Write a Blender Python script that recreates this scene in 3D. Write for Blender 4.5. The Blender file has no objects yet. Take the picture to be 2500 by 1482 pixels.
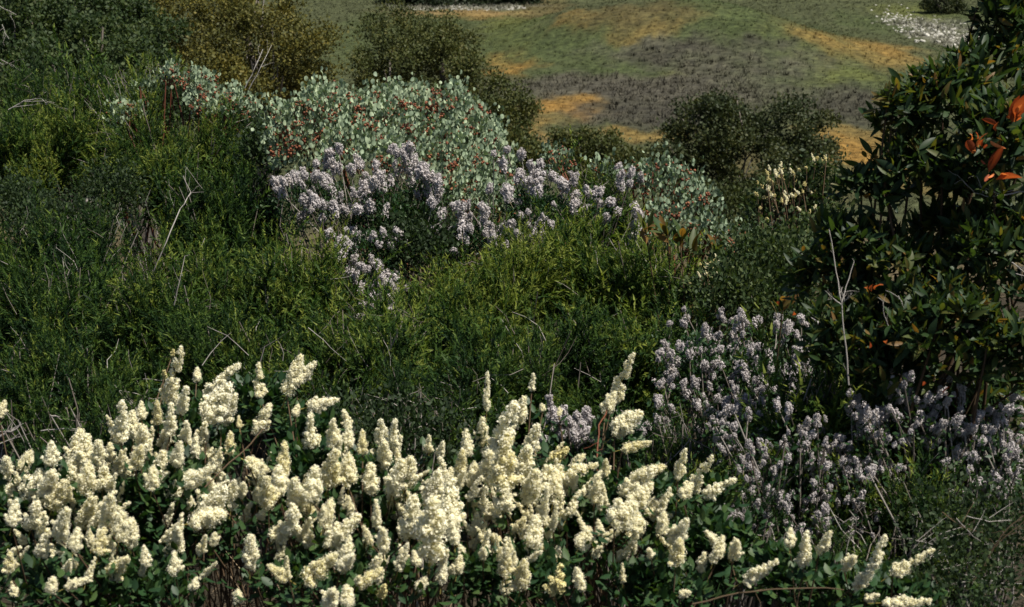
import bpy, math, random
import numpy as np
from mathutils import Vector, Matrix

# ------------------------------------------------------------------ camera, light, exposure
F = 3847.0                       # focal length in photograph pixels (2500 px wide)
PITCH = math.radians(16.0)
CZ = 14.0                        # camera height above the datum of the valley
S = bpy.context.scene
COL = S.collection
cam = bpy.data.cameras.new('camera'); cam_ob = bpy.data.objects.new('camera', cam); COL.objects.link(cam_ob)
cam_ob.location = (0, 0, CZ); cam_ob.rotation_euler = (math.pi/2 - PITCH, 0, 0)
cam.sensor_width = 36.0; cam.lens = 36.0*F/2500.0; cam.clip_start = 0.05; cam.clip_end = 3000
cam.dof.use_dof = True; cam.dof.focus_distance = 6.5; cam.dof.aperture_fstop = 9.0
S.camera = cam_ob

SUN_EL, SUN_AZ = 62.0, 116.0      # azimuth clockwise from the viewing direction (+Y)
w = bpy.data.worlds.new("World"); S.world = w; w.use_nodes = True
nt = w.node_tree; nt.nodes.clear()
sky = nt.nodes.new('ShaderNodeTexSky'); sky.sky_type = 'NISHITA'; sky.sun_disc = False
sky.sun_elevation = math.radians(SUN_EL); sky.sun_rotation = math.radians(SUN_AZ)
bg = nt.nodes.new('ShaderNodeBackground'); bg.inputs['Strength'].default_value = 0.05
wo = nt.nodes.new('ShaderNodeOutputWorld')
nt.links.new(sky.outputs[0], bg.inputs[0]); nt.links.new(bg.outputs[0], wo.inputs[0])
sl = bpy.data.lights.new('sun', 'SUN'); sl.energy = 5.0; sl.angle = math.radians(0.5); sl.color = (1.0, 0.94, 0.84)
so = bpy.data.objects.new('sun', sl); COL.objects.link(so); so.location = (10, 10, 60)
_az, _el = math.radians(SUN_AZ), math.radians(SUN_EL)
_to = Vector((math.sin(_az)*math.cos(_el), math.cos(_az)*math.cos(_el), math.sin(_el)))
so.rotation_euler = _to.to_track_quat('Z', 'Y').to_euler()
S.view_settings.view_transform = 'Standard'; S.view_settings.look = 'None'
S.view_settings.exposure = 0.7; S.view_settings.gamma = 1.0; S.view_settings.use_curve_mapping = False
S.cycles.max_bounces = 6; S.cycles.diffuse_bounces = 3; S.cycles.transmission_bounces = 3; S.cycles.glossy_bounces = 2

rng = np.random.default_rng(11)
U = rng.uniform
SP, CP = math.sin(PITCH), math.cos(PITCH)
def at(px, py, d):
    """point seen at photograph pixel (px, py) at forward distance d (arrays welcome)"""
    px = np.asarray(px, float); py = np.asarray(py, float); d = np.asarray(d, float)
    a = (px-1250)/F; b = (741-py)/F
    y = CP + b*SP; z = -SP + b*CP; k = d/y
    return np.stack([a*k, y*k, z*k+CZ], -1)

# ------------------------------------------------------------------ terrain height
_sr = np.random.default_rng(5)
_w = [(_sr.uniform(0, 6.28), _sr.uniform(0, 6.28), f, _sr.uniform(0, 6.28)) for f in (.05, .08, .13, .21, .34, .55, .9, 1.4)]
def wav(x, y):
    z = 0*x
    for th, ph, f, q in _w:
        z = z + np.sin((x*math.cos(th)+y*math.sin(th))*f*1.3 + ph)*np.sin((x*math.sin(q)-y*math.cos(q))*f*1.1+q)*0.10/(f*4+.4)
    return z
_py = np.array([-60, -10, 0, 3, 6, 10, 14, 22, 35, 48, 60, 70, 140, 165, 200, 300, 500, 900])
_pz = np.array([2, -.6, -1.75, -2.25, -2.65, -3.0, -4.1, -5.9, -8.5, -10.7, -11.9, -12.2, -12.6, -11.5, -8.0, 12, 60, 150])
def ground(x, y):
    x = np.asarray(x, float); y = np.asarray(y, float)
    z = np.interp(y, _py, _pz)
    z = z + wav(x, y)*np.clip((y-2)/14, .1, 1.0)
    z = z + 2.7*np.exp(-(((x-9.5)/9.0)**2 + ((y-107)/10.0)**2)**1.4)
    z = z + 1.3*np.exp(-(((x-17)/6.0)**2 + ((y-98)/9.0)**2))
    z = z + np.clip(-x-5, 0, 60)*0.10*np.exp(-((y-28)/25)**2)
    return z + CZ
def hit(px, py):
    """where the view ray of a pixel meets the terrain"""
    d = np.linspace(9, 400, 4000)
    p = at(np.full_like(d, px), np.full_like(d, py), d)
    under = np.nonzero(p[:, 2] < ground(p[:, 0], p[:, 1]))[0]
    return p[under[0] if len(under) else -1]

# ------------------------------------------------------------------ colours of the valley floor
PATCH = []   # x, y, rx, ry, colour, weight
def patch(px, py, rw, rh, c, wgt=1.0):
    p = hit(px, py); a = hit(px, max(py-rh, 1)); b = hit(px, py+rh)
    PATCH.append((p[0], p[1], rw/F*p[1], max(abs(a[1]-b[1])/2, 1.2), np.array(c), wgt))
ORG, OCH, PUR, DPU, GRN, YGR, BRN, TAN, PAL = ((.34,.185,.042), (.24,.160,.048), (.094,.086,.066), (.063,.057,.046), (.066,.088,.032),
     (.13,.145,.036), (.120,.092,.036), (.30,.20,.085), (.45,.43,.36))
GREY = (.26, .25, .20)
for a in ((1360,110,180,45,GRN,1.6), (1250,90,80,40,GRN,1.6), (1240,160,52,26,ORG,1.7), (1250,60,70,30,YGR,1), (1430,210,200,28,PUR,3.0), (1720,215,280,40,PUR,3.0), (1620,275,200,28,DPU,3.0),
          (1530,225,110,18,DPU,2), (1640,132,130,22,DPU,4), (1840,98,90,20,DPU,4), (1850,160,170,28,PUR,4), (1740,140,140,24,PUR,3), (1560,110,120,14,PUR,1.6), (1380,180,120,12,GRN,1.0), (1390,262,72,26,ORG,1.9), (1400,245,60,12,OCH,1.1),
          (1640,180,60,10,YGR,1.0), (1540,165,170,18,GRN,1.8), (1800,130,70,10,GRN,.8), (2060,100,150,18,OCH,1.1), (2100,130,120,14,OCH,1.0), (2010,100,70,12,ORG,.8), (2150,115,60,12,ORG,.8), (2040,185,90,22,YGR,1.3), (2070,255,130,38,DPU,3.2),
          (2080,320,80,16,OCH,1.5), (2090,370,70,40,ORG,1.6), (1560,328,100,14,OCH,1.4), (1330,365,60,30,TAN,1.5), (1450,290,90,14,PUR,1.0), (1480,50,90,22,BRN,1.0), (1560,75,60,8,OCH,.8), (1420,35,40,8,OCH,.8), (1650,70,40,8,OCH,.7), (1380,70,40,8,ORG,.5), (1800,50,120,40,GRN,1.4),
          (1560,30,170,25,BRN,1.1), (1330,30,60,25,BRN,1.0), (1690,50,60,18,BRN,.9), (1900,45,200,40,GRN,1.3), (1700,100,120,20,GRN,.8), (2120,60,60,25,GRN,1), 
          (1120,32,150,8,TAN,1.4), (1130,18,150,6,GREY,1.6), (2290,60,90,16,GREY,.8), (2320,95,60,18,GREY,1.4), (900,90,90,60,GRN,1), (1080,60,80,26,GRN,1), (1150,40,70,10,OCH,1.2),
          (2400,50,120,40,GRN,1.0), (2230,30,90,20,YGR,.8), (1900,440,120,60,BRN,1), (1300,320,60,30,OCH,.9), (2150,420,80,50,OCH,1.2)):
    patch(*a)
def fieldcol(x, y):
    jx = 1.3*np.sin(y*.9+1)+.9*np.sin(x*1.7+y*.6)+.6*np.sin(x*3.9-y*1.3)+.35*np.sin(x*8.1+y*2.7)
    jy = 2.2*np.sin(x*.8+2)+1.6*np.sin(x*1.9-y*.5)+.9*np.sin(x*4.3+y*1.1)+.5*np.sin(x*9.0-y*2.2)
    x2 = x+jx*.35; y2 = y+jy*.42
    base = np.array((.076, .086, .040)); acc = base*0.35 + 0*x[:, None]; tot = np.full(x.shape, .35)
    for (cx, cy, rx, ry, c, wg) in PATCH:
        q = ((x2-cx)/rx)**2 + ((y2-cy)/ry)**2
        g = wg*np.exp(-q**1.6*1.1)
        g = g*(.72+.28*np.sin(x*2.3+y*.7+cx)*np.sin(y*1.1-x*.8+cy))
        acc = acc + g[:, None]*c; tot = tot+g
    c = acc/tot[:, None]
    mo = np.sin(x*5.1+y*1.7)*np.sin(y*2.9-x*3.3)+.7*np.sin(x*9.7-y*4.1)*np.sin(y*6.3+x*2)
    c = c*(1+.16*mo[:, None]*np.array((1, .95, .7)))
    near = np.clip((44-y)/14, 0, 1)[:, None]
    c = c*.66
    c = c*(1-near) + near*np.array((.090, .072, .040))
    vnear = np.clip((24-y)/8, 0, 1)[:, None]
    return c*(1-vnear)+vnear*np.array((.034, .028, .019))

# ------------------------------------------------------------------ mesh and object helpers
def mesh_of(name, v, f, mat, tint=None, col=None, smooth=False):
    v = np.ascontiguousarray(v, np.float32); f = np.ascontiguousarray(f, np.int32)
    k = f.shape[1]
    me = bpy.data.meshes.new(name)
    me.vertices.add(len(v)); me.vertices.foreach_set('co', v.ravel())
    me.loops.add(f.size); me.loops.foreach_set('vertex_index', f.ravel())
    me.polygons.add(len(f)); me.polygons.foreach_set('loop_start', np.arange(len(f), dtype=np.int32)*k)
    me.polygons.foreach_set('loop_total', np.full(len(f), k, np.int32))
    if smooth: me.polygons.foreach_set('use_smooth', np.ones(len(f), bool))
    me.update(calc_edges=True)
    if tint is not None:
        a = me.attributes.new('tint', 'FLOAT', 'POINT'); a.data.foreach_set('value', np.ascontiguousarray(tint, np.float32))
    if col is not None:
        a = me.attributes.new('field', 'FLOAT_COLOR', 'POINT')
        a.data.foreach_set('color', np.concatenate([col, np.ones((len(col), 1))], 1).astype(np.float32).ravel())
    me.materials.append(mat)
    return me
def link(name, data, parent=None, loc=(0, 0, 0)):
    o = bpy.data.objects.new(name, data); COL.objects.link(o); o.location = loc
    if parent is not None: o.parent = parent
    return o
def tag(o, label=None, cat=None, group=None, kind=None):
    if label: o['label'] = label
    if cat: o['category'] = cat
    if group: o['group'] = group
    if kind: o['kind'] = kind
    return o
def thing(name, label, cat, loc, group=None):
    return tag(link(name, None, None, tuple(float(c) for c in loc)), label, cat, group)
class Soup:
    """collects triangles for one joined part"""
    def __init__(s): s.v, s.f, s.t, s.n = [], [], [], 0
    def add(s, v, f, t):
        s.v.append(v.reshape(-1, 3)); s.f.append(f.reshape(-1, 3)+s.n); s.t.append(t.reshape(-1)); s.n += v.size//3
    def inst(s, tpl, R, sc, p, tint):
        """copies of a template (verts, faces, tint) with rotations R, scales sc, positions p, tint offsets"""
        tv, tf, tt = tpl; n = len(p)
        if n == 0: return
        sc = np.asarray(sc, float)
        if sc.ndim == 1: sc = sc[:, None]
        v = np.einsum('nij,nkj->nki', R, tv[None]*sc[:, None, :]) + p[:, None, :]
        f = tf[None]+(np.arange(n)*len(tv))[:, None, None]
        s.add(v, f, tt[None]+np.asarray(tint)[:, None])
    def build(s, name, mat, parent=None, kind='stuff', origin=None, smooth=False):
        o0 = np.array(parent.location) if parent is not None else (np.zeros(3) if origin is None else np.array(origin))
        me = mesh_of(name, np.concatenate(s.v)-o0, np.concatenate(s.f), mat, np.concatenate(s.t), smooth=smooth)
        o = link(name, me, parent, (0, 0, 0) if parent is not None else tuple(o0))
        if kind: o['kind'] = kind
        return o
def nrm(a): return a/np.maximum(np.linalg.norm(a, axis=-1, keepdims=True), 1e-9)
def frames(zdir, roll=None, xhint=None):
    """rotation matrices whose third column is zdir"""
    z = nrm(zdir); n = len(z)
    h = rng.normal(size=(n, 3)) if xhint is None else xhint
    x = nrm(h - (h*z).sum(1)[:, None]*z); y = np.cross(z, x)
    return np.stack([x, y, z], 2)
def tube(pts, r0, r1, sides=4):
    pts = np.asarray(pts, float); n = len(pts)
    t = nrm(np.gradient(pts, axis=0)); up = np.array([.31, .23, .92])
    x = nrm(np.cross(t, up)); y = np.cross(t, x)
    r = np.linspace(r0, r1, n)[:, None, None]; a = np.arange(sides)*2*math.pi/sides
    ring = pts[:, None]+r*(x[:, None]*np.cos(a)[None, :, None]+y[:, None]*np.sin(a)[None, :, None])
    f = []
    for i in range(n-1):
        for j in range(sides):
            k = (j+1) % sides; A, B, C, D = i*sides+j, i*sides+k, (i+1)*sides+k, (i+1)*sides+j
            f += [(A, B, C), (A, C, D)]
    return ring.reshape(-1, 3), np.array(f)
def bent(a, b, n=6, sag=.12, wob=.03):
    a = np.asarray(a, float); b = np.asarray(b, float); t = np.linspace(0, 1, n)[:, None]
    L = np.linalg.norm(b-a); o = rng.normal(size=3)*sag*L*.5; o[2] = abs(o[2])*.3
    p = a+(b-a)*t+np.sin(t*math.pi)*o+rng.normal(size=(n, 3))*wob*L*np.sin(t*math.pi)
    return p
def rock_tpl(seed, sub=2):
    import bmesh
    bm = bmesh.new(); bmesh.ops.create_icosphere(bm, subdivisions=sub, radius=1)
    bm.verts.ensure_lookup_table()
    v = np.array([q.co[:] for q in bm.verts]); f = np.array([[q.index for q in p.verts] for p in bm.faces]); bm.free()
    r = np.random.default_rng(seed); v = v*(1+r.uniform(-.22, .22, (len(v), 1)))*np.array((1, .8, .6))
    return v, f, r.uniform(-.1, .1, len(v))
def ico(sub=1):
    import bmesh
    bm = bmesh.new(); bmesh.ops.create_icosphere(bm, subdivisions=sub, radius=1)
    v = np.array([q.co[:] for q in bm.verts]); f = np.array([[q.index for q in p.verts] for p in bm.faces]); bm.free()
    return v, f
ICO = ico(1)

# ------------------------------------------------------------------ materials
def ramp_mat(name, stops, rough=.6, spec=.25, trans=0.0, tcol=None, bump=0.0, grain=0.0, gscale=40.0):
    m = bpy.data.materials.new(name); m.use_nodes = True; n = m.node_tree; n.nodes.clear(); L = n.links.new
    out = n.nodes.new('ShaderNodeOutputMaterial'); p = n.nodes.new('ShaderNodeBsdfPrincipled')
    at_ = n.nodes.new('ShaderNodeAttribute'); at_.attribute_name = 'tint'
    cr = n.nodes.new('ShaderNodeValToRGB'); e = cr.color_ramp.elements
    while len(e) < len(stops): e.new(.5)
    for q, (pos, c) in zip(e, stops): q.position = pos; q.color = (*c, 1)
    fac = at_.outputs['Fac']
    if grain > 0:
        tc = n.nodes.new('ShaderNodeNewGeometry'); no = n.nodes.new('ShaderNodeTexNoise'); no.inputs['Scale'].default_value = gscale
        no.inputs['Detail'].default_value = 4; L(tc.outputs['Position'], no.inputs['Vector'])
        ma = n.nodes.new('ShaderNodeMath'); ma.operation = 'MULTIPLY_ADD'; ma.inputs[1].default_value = grain; 
        ad = n.nodes.new('ShaderNodeMath'); ad.operation = 'ADD'; ad.inputs[1].default_value = -grain*.5
        L(no.outputs['Fac'], ma.inputs[0]); L(fac, ma.inputs[2]); L(ma.outputs[0], ad.inputs[0]); fac = ad.outputs[0]
    L(fac, cr.inputs[0]); L(cr.outputs[0], p.inputs['Base Color'])
    p.inputs['Roughness'].default_value = rough; p.inputs['Specular IOR Level'].default_value = spec
    last = p.outputs[0]
    if trans > 0:
        tr = n.nodes.new('ShaderNodeBsdfTranslucent'); mx = n.nodes.new('ShaderNodeMixShader'); mx.inputs[0].default_value = trans
        mc = n.nodes.new('ShaderNodeMix'); mc.data_type = 'RGBA'; mc.blend_type = 'MULTIPLY'; mc.inputs[0].default_value = 1
        L(cr.outputs[0], mc.inputs[6]); mc.inputs[7].default_value = (*(tcol or (1, 1, 1)), 1)
        L(mc.outputs[2], tr.inputs[0]); L(p.outputs[0], mx.inputs[1]); L(tr.outputs[0], mx.inputs[2]); last = mx.outputs[0]
    L(last, out.inputs[0])
    return m
M = {}
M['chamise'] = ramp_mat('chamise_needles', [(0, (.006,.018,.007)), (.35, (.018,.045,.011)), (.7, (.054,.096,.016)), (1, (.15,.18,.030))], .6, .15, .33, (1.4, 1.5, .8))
M['small'] = ramp_mat('small_dark_leaves', [(0, (.014,.026,.011)), (.5, (.032,.054,.019)), (1, (.075,.095,.030))], .6, .18, .25, (1.4, 1.5, .7))
M['oak_gold'] = ramp_mat('golden_oak_leaves', [(0, (.034,.038,.012)), (.4, (.072,.076,.018)), (.75, (.125,.110,.022)), (1, (.175,.14,.028))], .6, .2, .2, (1.3, 1.2, .7))
M['oak_olive'] = ramp_mat('olive_oak_leaves', [(0, (.026,.038,.012)), (.5, (.054,.066,.018)), (1, (.10,.092,.024))], .6, .2, .2, (1.3, 1.3, .7))
M['oak_dark'] = ramp_mat('dark_oak_leaves', [(0, (.016,.027,.011)), (.5, (.034,.047,.016)), (1, (.078,.080,.024))], .6, .25, .2, (1.3, 1.3, .7))
M['manz'] = ramp_mat('manzanita_leaves', [(0, (.11,.155,.10)), (.5, (.235,.30,.195)), (1, (.38,.44,.28))], .55, .25, .15, (1.2, 1.4, .7))
M['toyon'] = ramp_mat('toyon_leaves', [(0, (.012,.028,.011)), (.6, (.028,.056,.017)), (.85, (.066,.080,.020)), (1, (.15,.085,.026))], .5, .25, .32, (2.2, 2.0, .7))
M['ceano'] = ramp_mat('ceanothus_leaves', [(0, (.010,.030,.011)), (.5, (.020,.054,.017)), (1, (.052,.088,.024))], .5, .28, .25, (1.8, 1.8, .7))
M['dead_leaf'] = ramp_mat('dead_leaves', [(0, (.20,.045,.018)), (.5, (.48,.12,.03)), (1, (.68,.24,.07))], .6, .2, .35, (1.3, 1.1, .8))
M['rust'] = ramp_mat('rusty_fruit', [(0, (.08,.028,.016)), (.5, (.15,.052,.026)), (1, (.24,.095,.045))], .6, .2)
M['white'] = ramp_mat('cream_florets', [(0, (.44,.38,.12)), (.28, (.80,.74,.42)), (.52, (.93,.89,.68)), (1, (.94,.92,.79))], .7, .1, .48, (1.0, .985, .86))
M['yellow'] = ramp_mat('fading_florets', [(0, (.30,.21,.06)), (.4, (.62,.54,.22)), (1, (.80,.74,.42))], .7, .1, .2)
M['lilac'] = ramp_mat('lilac_florets', [(0, (.18,.16,.10)), (.3, (.36,.325,.29)), (.65, (.47,.435,.44)), (1, (.57,.54,.53))], .7, .1, .2)
M['bark'] = ramp_mat('grey_bark', [(0, (.07,.055,.045)), (.5, (.15,.13,.11)), (1, (.36,.34,.31))], .85, .1, grain=.5)
M['twig'] = ramp_mat('brown_twigs', [(0, (.055,.035,.022)), (.5, (.11,.075,.045)), (1, (.20,.15,.10))], .8, .1, grain=.4)
M['dead'] = ramp_mat('dead_grey_wood', [(0, (.14,.125,.11)), (.5, (.30,.28,.255)), (1, (.48,.46,.43))], .85, .1, grain=.6, gscale=120)
M['rock'] = ramp_mat('pale_rock', [(0, (.22,.21,.18)), (.5, (.42,.41,.36)), (1, (.62,.61,.55))], .9, .1, grain=.5, gscale=8)
M['litter'] = ramp_mat('leaf_litter', [(0, (.05,.035,.02)), (.5, (.11,.08,.05)), (1, (.22,.17,.11))], .9, .05)
def field_mat(name, cols, rough, terrain):
    m = bpy.data.materials.new(name); m.use_nodes = True; n = m.node_tree; L = n.links.new
    p = n.nodes['Principled BSDF']; p.inputs['Roughness'].default_value = rough; p.inputs['Specular IOR Level'].default_value = .1
    a = n.nodes.new('ShaderNodeAttribute'); a.attribute_name = 'field'
    if not terrain: L(a.outputs['Color'], p.inputs['Base Color']); return m
    g = n.nodes.new('ShaderNodeNewGeometry')
    def noise(sc, det):
        q = n.nodes.new('ShaderNodeTexNoise'); q.inputs['Scale'].default_value = sc; q.inputs['Detail'].default_value = det
        q.inputs['Roughness'].default_value = .7; L(g.outputs['Position'], q.inputs['Vector']); return q
    n1, n2 = noise(2.4, 6), noise(.55, 5)
    mr = n.nodes.new('ShaderNodeMapRange'); mr.inputs[1].default_value = .3; mr.inputs[2].default_value = .7; mr.inputs[3].default_value = .35; mr.inputs[4].default_value = 1.65
    L(n1.outputs['Fac'], mr.inputs[0])
    mr2 = n.nodes.new('ShaderNodeMapRange'); mr2.inputs[1].default_value = .3; mr2.inputs[2].default_value = .7; mr2.inputs[3].default_value = .72; mr2.inputs[4].default_value = 1.28
    L(n2.outputs['Fac'], mr2.inputs[0])
    mm = n.nodes.new('ShaderNodeMath'); mm.operation = 'MULTIPLY'; L(mr.outputs[0], mm.inputs[0]); L(mr2.outputs[0], mm.inputs[1])
    vm = n.nodes.new('ShaderNodeVectorMath'); vm.operation = 'SCALE'; L(a.outputs['Color'], vm.inputs[0]); L(mm.outputs[0], vm.inputs['Scale'])
    L(vm.outputs[0], p.inputs['Base Color'])
    b = n.nodes.new('ShaderNodeBump'); b.inputs['Strength'].default_value = .8; b.inputs['Distance'].default_value = .25
    L(n1.outputs['Fac'], b.inputs['Height']); L(b.outputs[0], p.inputs['Normal'])
    return m
M['field'] = field_mat('valley_ground', None, .95, True)
M['tuft'] = field_mat('valley_tufts', None, .8, False)

# ------------------------------------------------------------------ terrain: one sheet
gy = np.unique(np.concatenate([np.linspace(-60, 0, 13), np.linspace(0, 40, 100), np.linspace(40, 60, 50), np.linspace(60, 150, 200), np.linspace(150, 900, 60)]))
gx = np.unique(np.concatenate([np.linspace(-500, -40, 30), np.linspace(-40, 45, 250), np.linspace(45, 500, 30)]))
X, Y = np.meshgrid(gx, gy); vx = np.stack([X.ravel(), Y.ravel(), ground(X.ravel(), Y.ravel())], 1)
nx = len(gx); ii = (np.arange(len(gy)-1)[:, None]*nx+np.arange(nx-1)[None]).ravel()
quads = np.stack([ii, ii+1, ii+nx+1, ii+nx], 1)
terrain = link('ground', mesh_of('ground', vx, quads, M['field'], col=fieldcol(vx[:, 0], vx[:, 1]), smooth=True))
tag(terrain, 'brushy hillside falling to a patchy green, ochre and grey valley floor', None, None, 'structure')

# low growth on the valley floor
def tuft_tpl(n, seed, spread=1.0):
    r = np.random.default_rng(seed); v = []; f = []
    for i in range(n):
        a = r.uniform(0, 6.28); b = np.array((math.cos(a)*.3*r.uniform(), math.sin(a)*.3*r.uniform(), 0))
        d = nrm(np.array((math.cos(a)*spread*r.uniform(.2, 1), math.sin(a)*spread*r.uniform(.2, 1), r.uniform(.5, 1.1)))[None])[0]*r.uniform(.5, 1)
        s = np.array((-math.sin(a), math.cos(a), 0))*.07
        k = len(v); v += [b-s, b+s, b+d]; f.append((k, k+1, k+2))
    return np.array(v), np.array(f), np.zeros(len(v))
TUFT = [tuft_tpl(7, i, 1.2) for i in range(4)]
def scatter_tufts(n, name, label, test, size, cmul):
    d = 44+ (150-44)*U(0, 1, n)**1.25; x = U(-.36, .36, n)*d
    c = fieldcol(x, d); ok = test(c); x, d, c = x[ok], d[ok], c[ok]
    p = np.stack([x, d, ground(x, d)-.02], 1); vs, fs, cs, k = [], [], [], 0
    for i, tp in enumerate(TUFT):
        s = slice(i, None, 4); q = p[s]; m = len(q)
        sz = U(*size, m)*(.6+d[s]/140); a = U(0, 6.28, m)
        R = np.zeros((m, 3, 3)); R[:, 0, 0] = np.cos(a); R[:, 0, 1] = -np.sin(a); R[:, 1, 0] = np.sin(a); R[:, 1, 1] = np.cos(a); R[:, 2, 2] = 1
        v = np.einsum('nij,nkj->nki', R, tp[0][None]*sz[:, None, None])+q[:, None]
        vs.append(v.reshape(-1, 3)); fs.append((tp[1][None]+(np.arange(m)*len(tp[0]))[:, None, None]).reshape(-1, 3)+k); k += m*len(tp[0])
        cs.append(np.repeat(c[s]*cmul*U(.7, 1.35, (m, 1)), len(tp[0]), 0))
    o = link(name, mesh_of(name, np.concatenate(vs), np.concatenate(fs), M['tuft'], col=np.concatenate(cs)))
    tag(o, label, None, None, 'stuff')
isgrey = lambda c: (c[:, 2] > .6*c[:, 1])
scatter_tufts(42000, 'grass', 'short green and ochre grass over the valley floor', lambda c: ~isgrey(c), (.10, .24), 1.0)
scatter_tufts(42000, 'dry_brush', 'low grey purple dry brush in bands across the valley floor', isgrey, (.14, .40), 1.0)

# rocks in the valley
ROCK = [mesh_of('rock', *(lambda t: (t[0], t[1]))(rock_tpl(s)), M['rock'], tint=np.full(42, .12+.11*s)) for s in range(5)]
def rock_field(cx, cy, rw, rh, n, size, label, group):
    for i in range(n):
        p = hit(cx+rng.normal()*rw, max(cy+rng.normal()*rh, 2)); s = U(*size)
        o = link('pale_rock', ROCK[i % 5], None, tuple(p+np.array((0, 0, s*.25)))); o.scale = (s*U(.8, 1.6), s, s*U(.5, .9)); o.rotation_euler = (U(-.3, .3), U(-.3, .3), U(0, 6.28))
        tag(o, label, 'rock', group)
rock_field(2320, 95, 45, 12, 14, (.10, .24), 'pale rock strewn on the valley floor beside the big dark leafy shrub', 'pale rocks beside the dark leafy shrub')
rock_field(2250, 60, 50, 14, 8, (.08, .18), 'small pale rock in the green strip right of the mound', 'pale rocks right of the mound')
gs = Soup(); gp = np.array([hit(U(985, 1285), max(17+U(-1, 1)*9+0, 2)) for _ in range(170)]); sz = U(.05, .17, 170)
for i in range(4):
    e = slice(i, None, 4); gs.inst(rock_tpl(40+i, 1), frames(rng.normal(size=gp[e].shape)*.3+np.array((0, 0, 1.))), sz[e], gp[e], U(-.1, .5, len(gp[e])))
tag(gs.build('gravel', M['rock'], None), 'strip of pale gravel at the top of the valley')
gs = Soup(); n = 520; tq = U(0, 1, n)
gp = np.array([hit(2170+200*t+rng.normal()*26, max(38+62*t+rng.normal()*12, 3)) for t in tq]); sz = U(.04, .15, n)
for i in range(4):
    e = slice(i, None, 4); gs.inst(rock_tpl(60+i, 1), frames(rng.normal(size=gp[e].shape)*.3+np.array((0, 0, 1.))), sz[e], gp[e], U(-.1, .7, len(gp[e])))
tag(gs.build('gravel', M['rock'], None), 'scatter of pale stones running down the right of the valley')


# ------------------------------------------------------------------ plant helpers
def lobes3(lobes):
    """lobes (px, py, half width px, half height px, distance[, depth ratio]) to centres and radii"""
    C, R = [], []
    for l in lobes:
        d = l[4]; k = d/F; C.append(at(l[0], l[1], d)); R.append((l[2]*k, l[2]*k*(l[5] if len(l) > 5 else .85), l[3]*k))
    return np.array(C), np.array(R)
def shell(lobes, n, rmin=.6, lump=.22, down=-.55, power=1.0):
    """points in the outer shell of a union of ellipsoids, with outward normals and relative depth"""
    C, R = lobes3(lobes); area = (R[:, 0]*R[:, 2]); j = rng.choice(len(C), n, p=area/area.sum())
    u = nrm(rng.normal(size=(n, 3))); u[:, 2] = np.where(u[:, 2] < down, -u[:, 2], u[:, 2])
    r = rmin+(1-rmin)*U(0, 1, n)**power
    ph = j*1.7
    l = 1+lump*(np.sin(u[:, 0]*5+ph)*np.sin(u[:, 2]*6+ph*2)+.6*np.sin(u[:, 0]*11+u[:, 2]*9+ph*3)*np.sin(u[:, 1]*10+ph))
    p = C[j]+u*R[j]*(r*l)[:, None]
    inside = np.zeros(n, bool)
    for i in range(len(C)):
        q = (((p-C[i])/R[i])**2).sum(1); inside |= (q < .36) & (i != j)
    nn = nrm(u/R[j]); k = ~inside
    return p[k], nn[k], r[k]
def base_of(lobes, dy=0.0):
    C, R = lobes3(lobes); c = C.mean(0); return np.array((c[0], c[1]+dy, float(ground(c[0], c[1]+dy))))
def limbs(root, lobes, n, r0, r1, mat, name='branches', rfac=.75, t=.5):
    """stems from the base fanning into the crown, joined into one part"""
    s = Soup(); b = np.array(root.location); p, nn, r = shell(lobes, n, .3, .1)
    for q in p:
        a = b+np.array((U(-.06, .06), U(-.06, .06), -.05)); v, f = tube(bent(a, q, 6), r0*U(.6, 1), r1, 4)
        s.add(v, f, np.full(len(v), t+U(-.3, .3)))
    return s.build(name, mat, root)
# --- templates
def plume_tpl(seed, nside=8, needles=14):
    """a feathery wand: axis with side shoots, all set with needles"""
    r = np.random.default_rng(seed); v, f, t = [], [], []
    def shoot(a, d, L, n, t0):
        d = d/np.linalg.norm(d); x = np.cross(d, (.3, .5, .8)); x /= np.linalg.norm(x); y = np.cross(d, x)
        bend = r.normal(size=3)*.08
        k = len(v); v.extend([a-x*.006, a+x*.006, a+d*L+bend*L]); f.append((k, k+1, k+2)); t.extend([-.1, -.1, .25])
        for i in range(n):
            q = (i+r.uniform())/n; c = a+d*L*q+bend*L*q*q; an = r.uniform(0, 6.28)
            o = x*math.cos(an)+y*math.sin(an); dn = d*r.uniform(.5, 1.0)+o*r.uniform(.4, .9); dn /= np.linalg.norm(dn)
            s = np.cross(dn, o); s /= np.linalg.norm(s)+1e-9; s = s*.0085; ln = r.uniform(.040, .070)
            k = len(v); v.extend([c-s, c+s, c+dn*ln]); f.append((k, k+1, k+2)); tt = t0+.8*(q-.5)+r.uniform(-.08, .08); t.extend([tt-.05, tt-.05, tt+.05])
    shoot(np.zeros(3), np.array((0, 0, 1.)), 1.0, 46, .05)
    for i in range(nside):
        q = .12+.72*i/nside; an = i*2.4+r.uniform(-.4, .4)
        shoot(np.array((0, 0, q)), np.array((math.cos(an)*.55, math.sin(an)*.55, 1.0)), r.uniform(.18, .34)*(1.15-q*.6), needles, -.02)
    return np.array(v), np.array(f), np.array(t)
PLUME = [plume_tpl(20+i) for i in range(6)]
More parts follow.
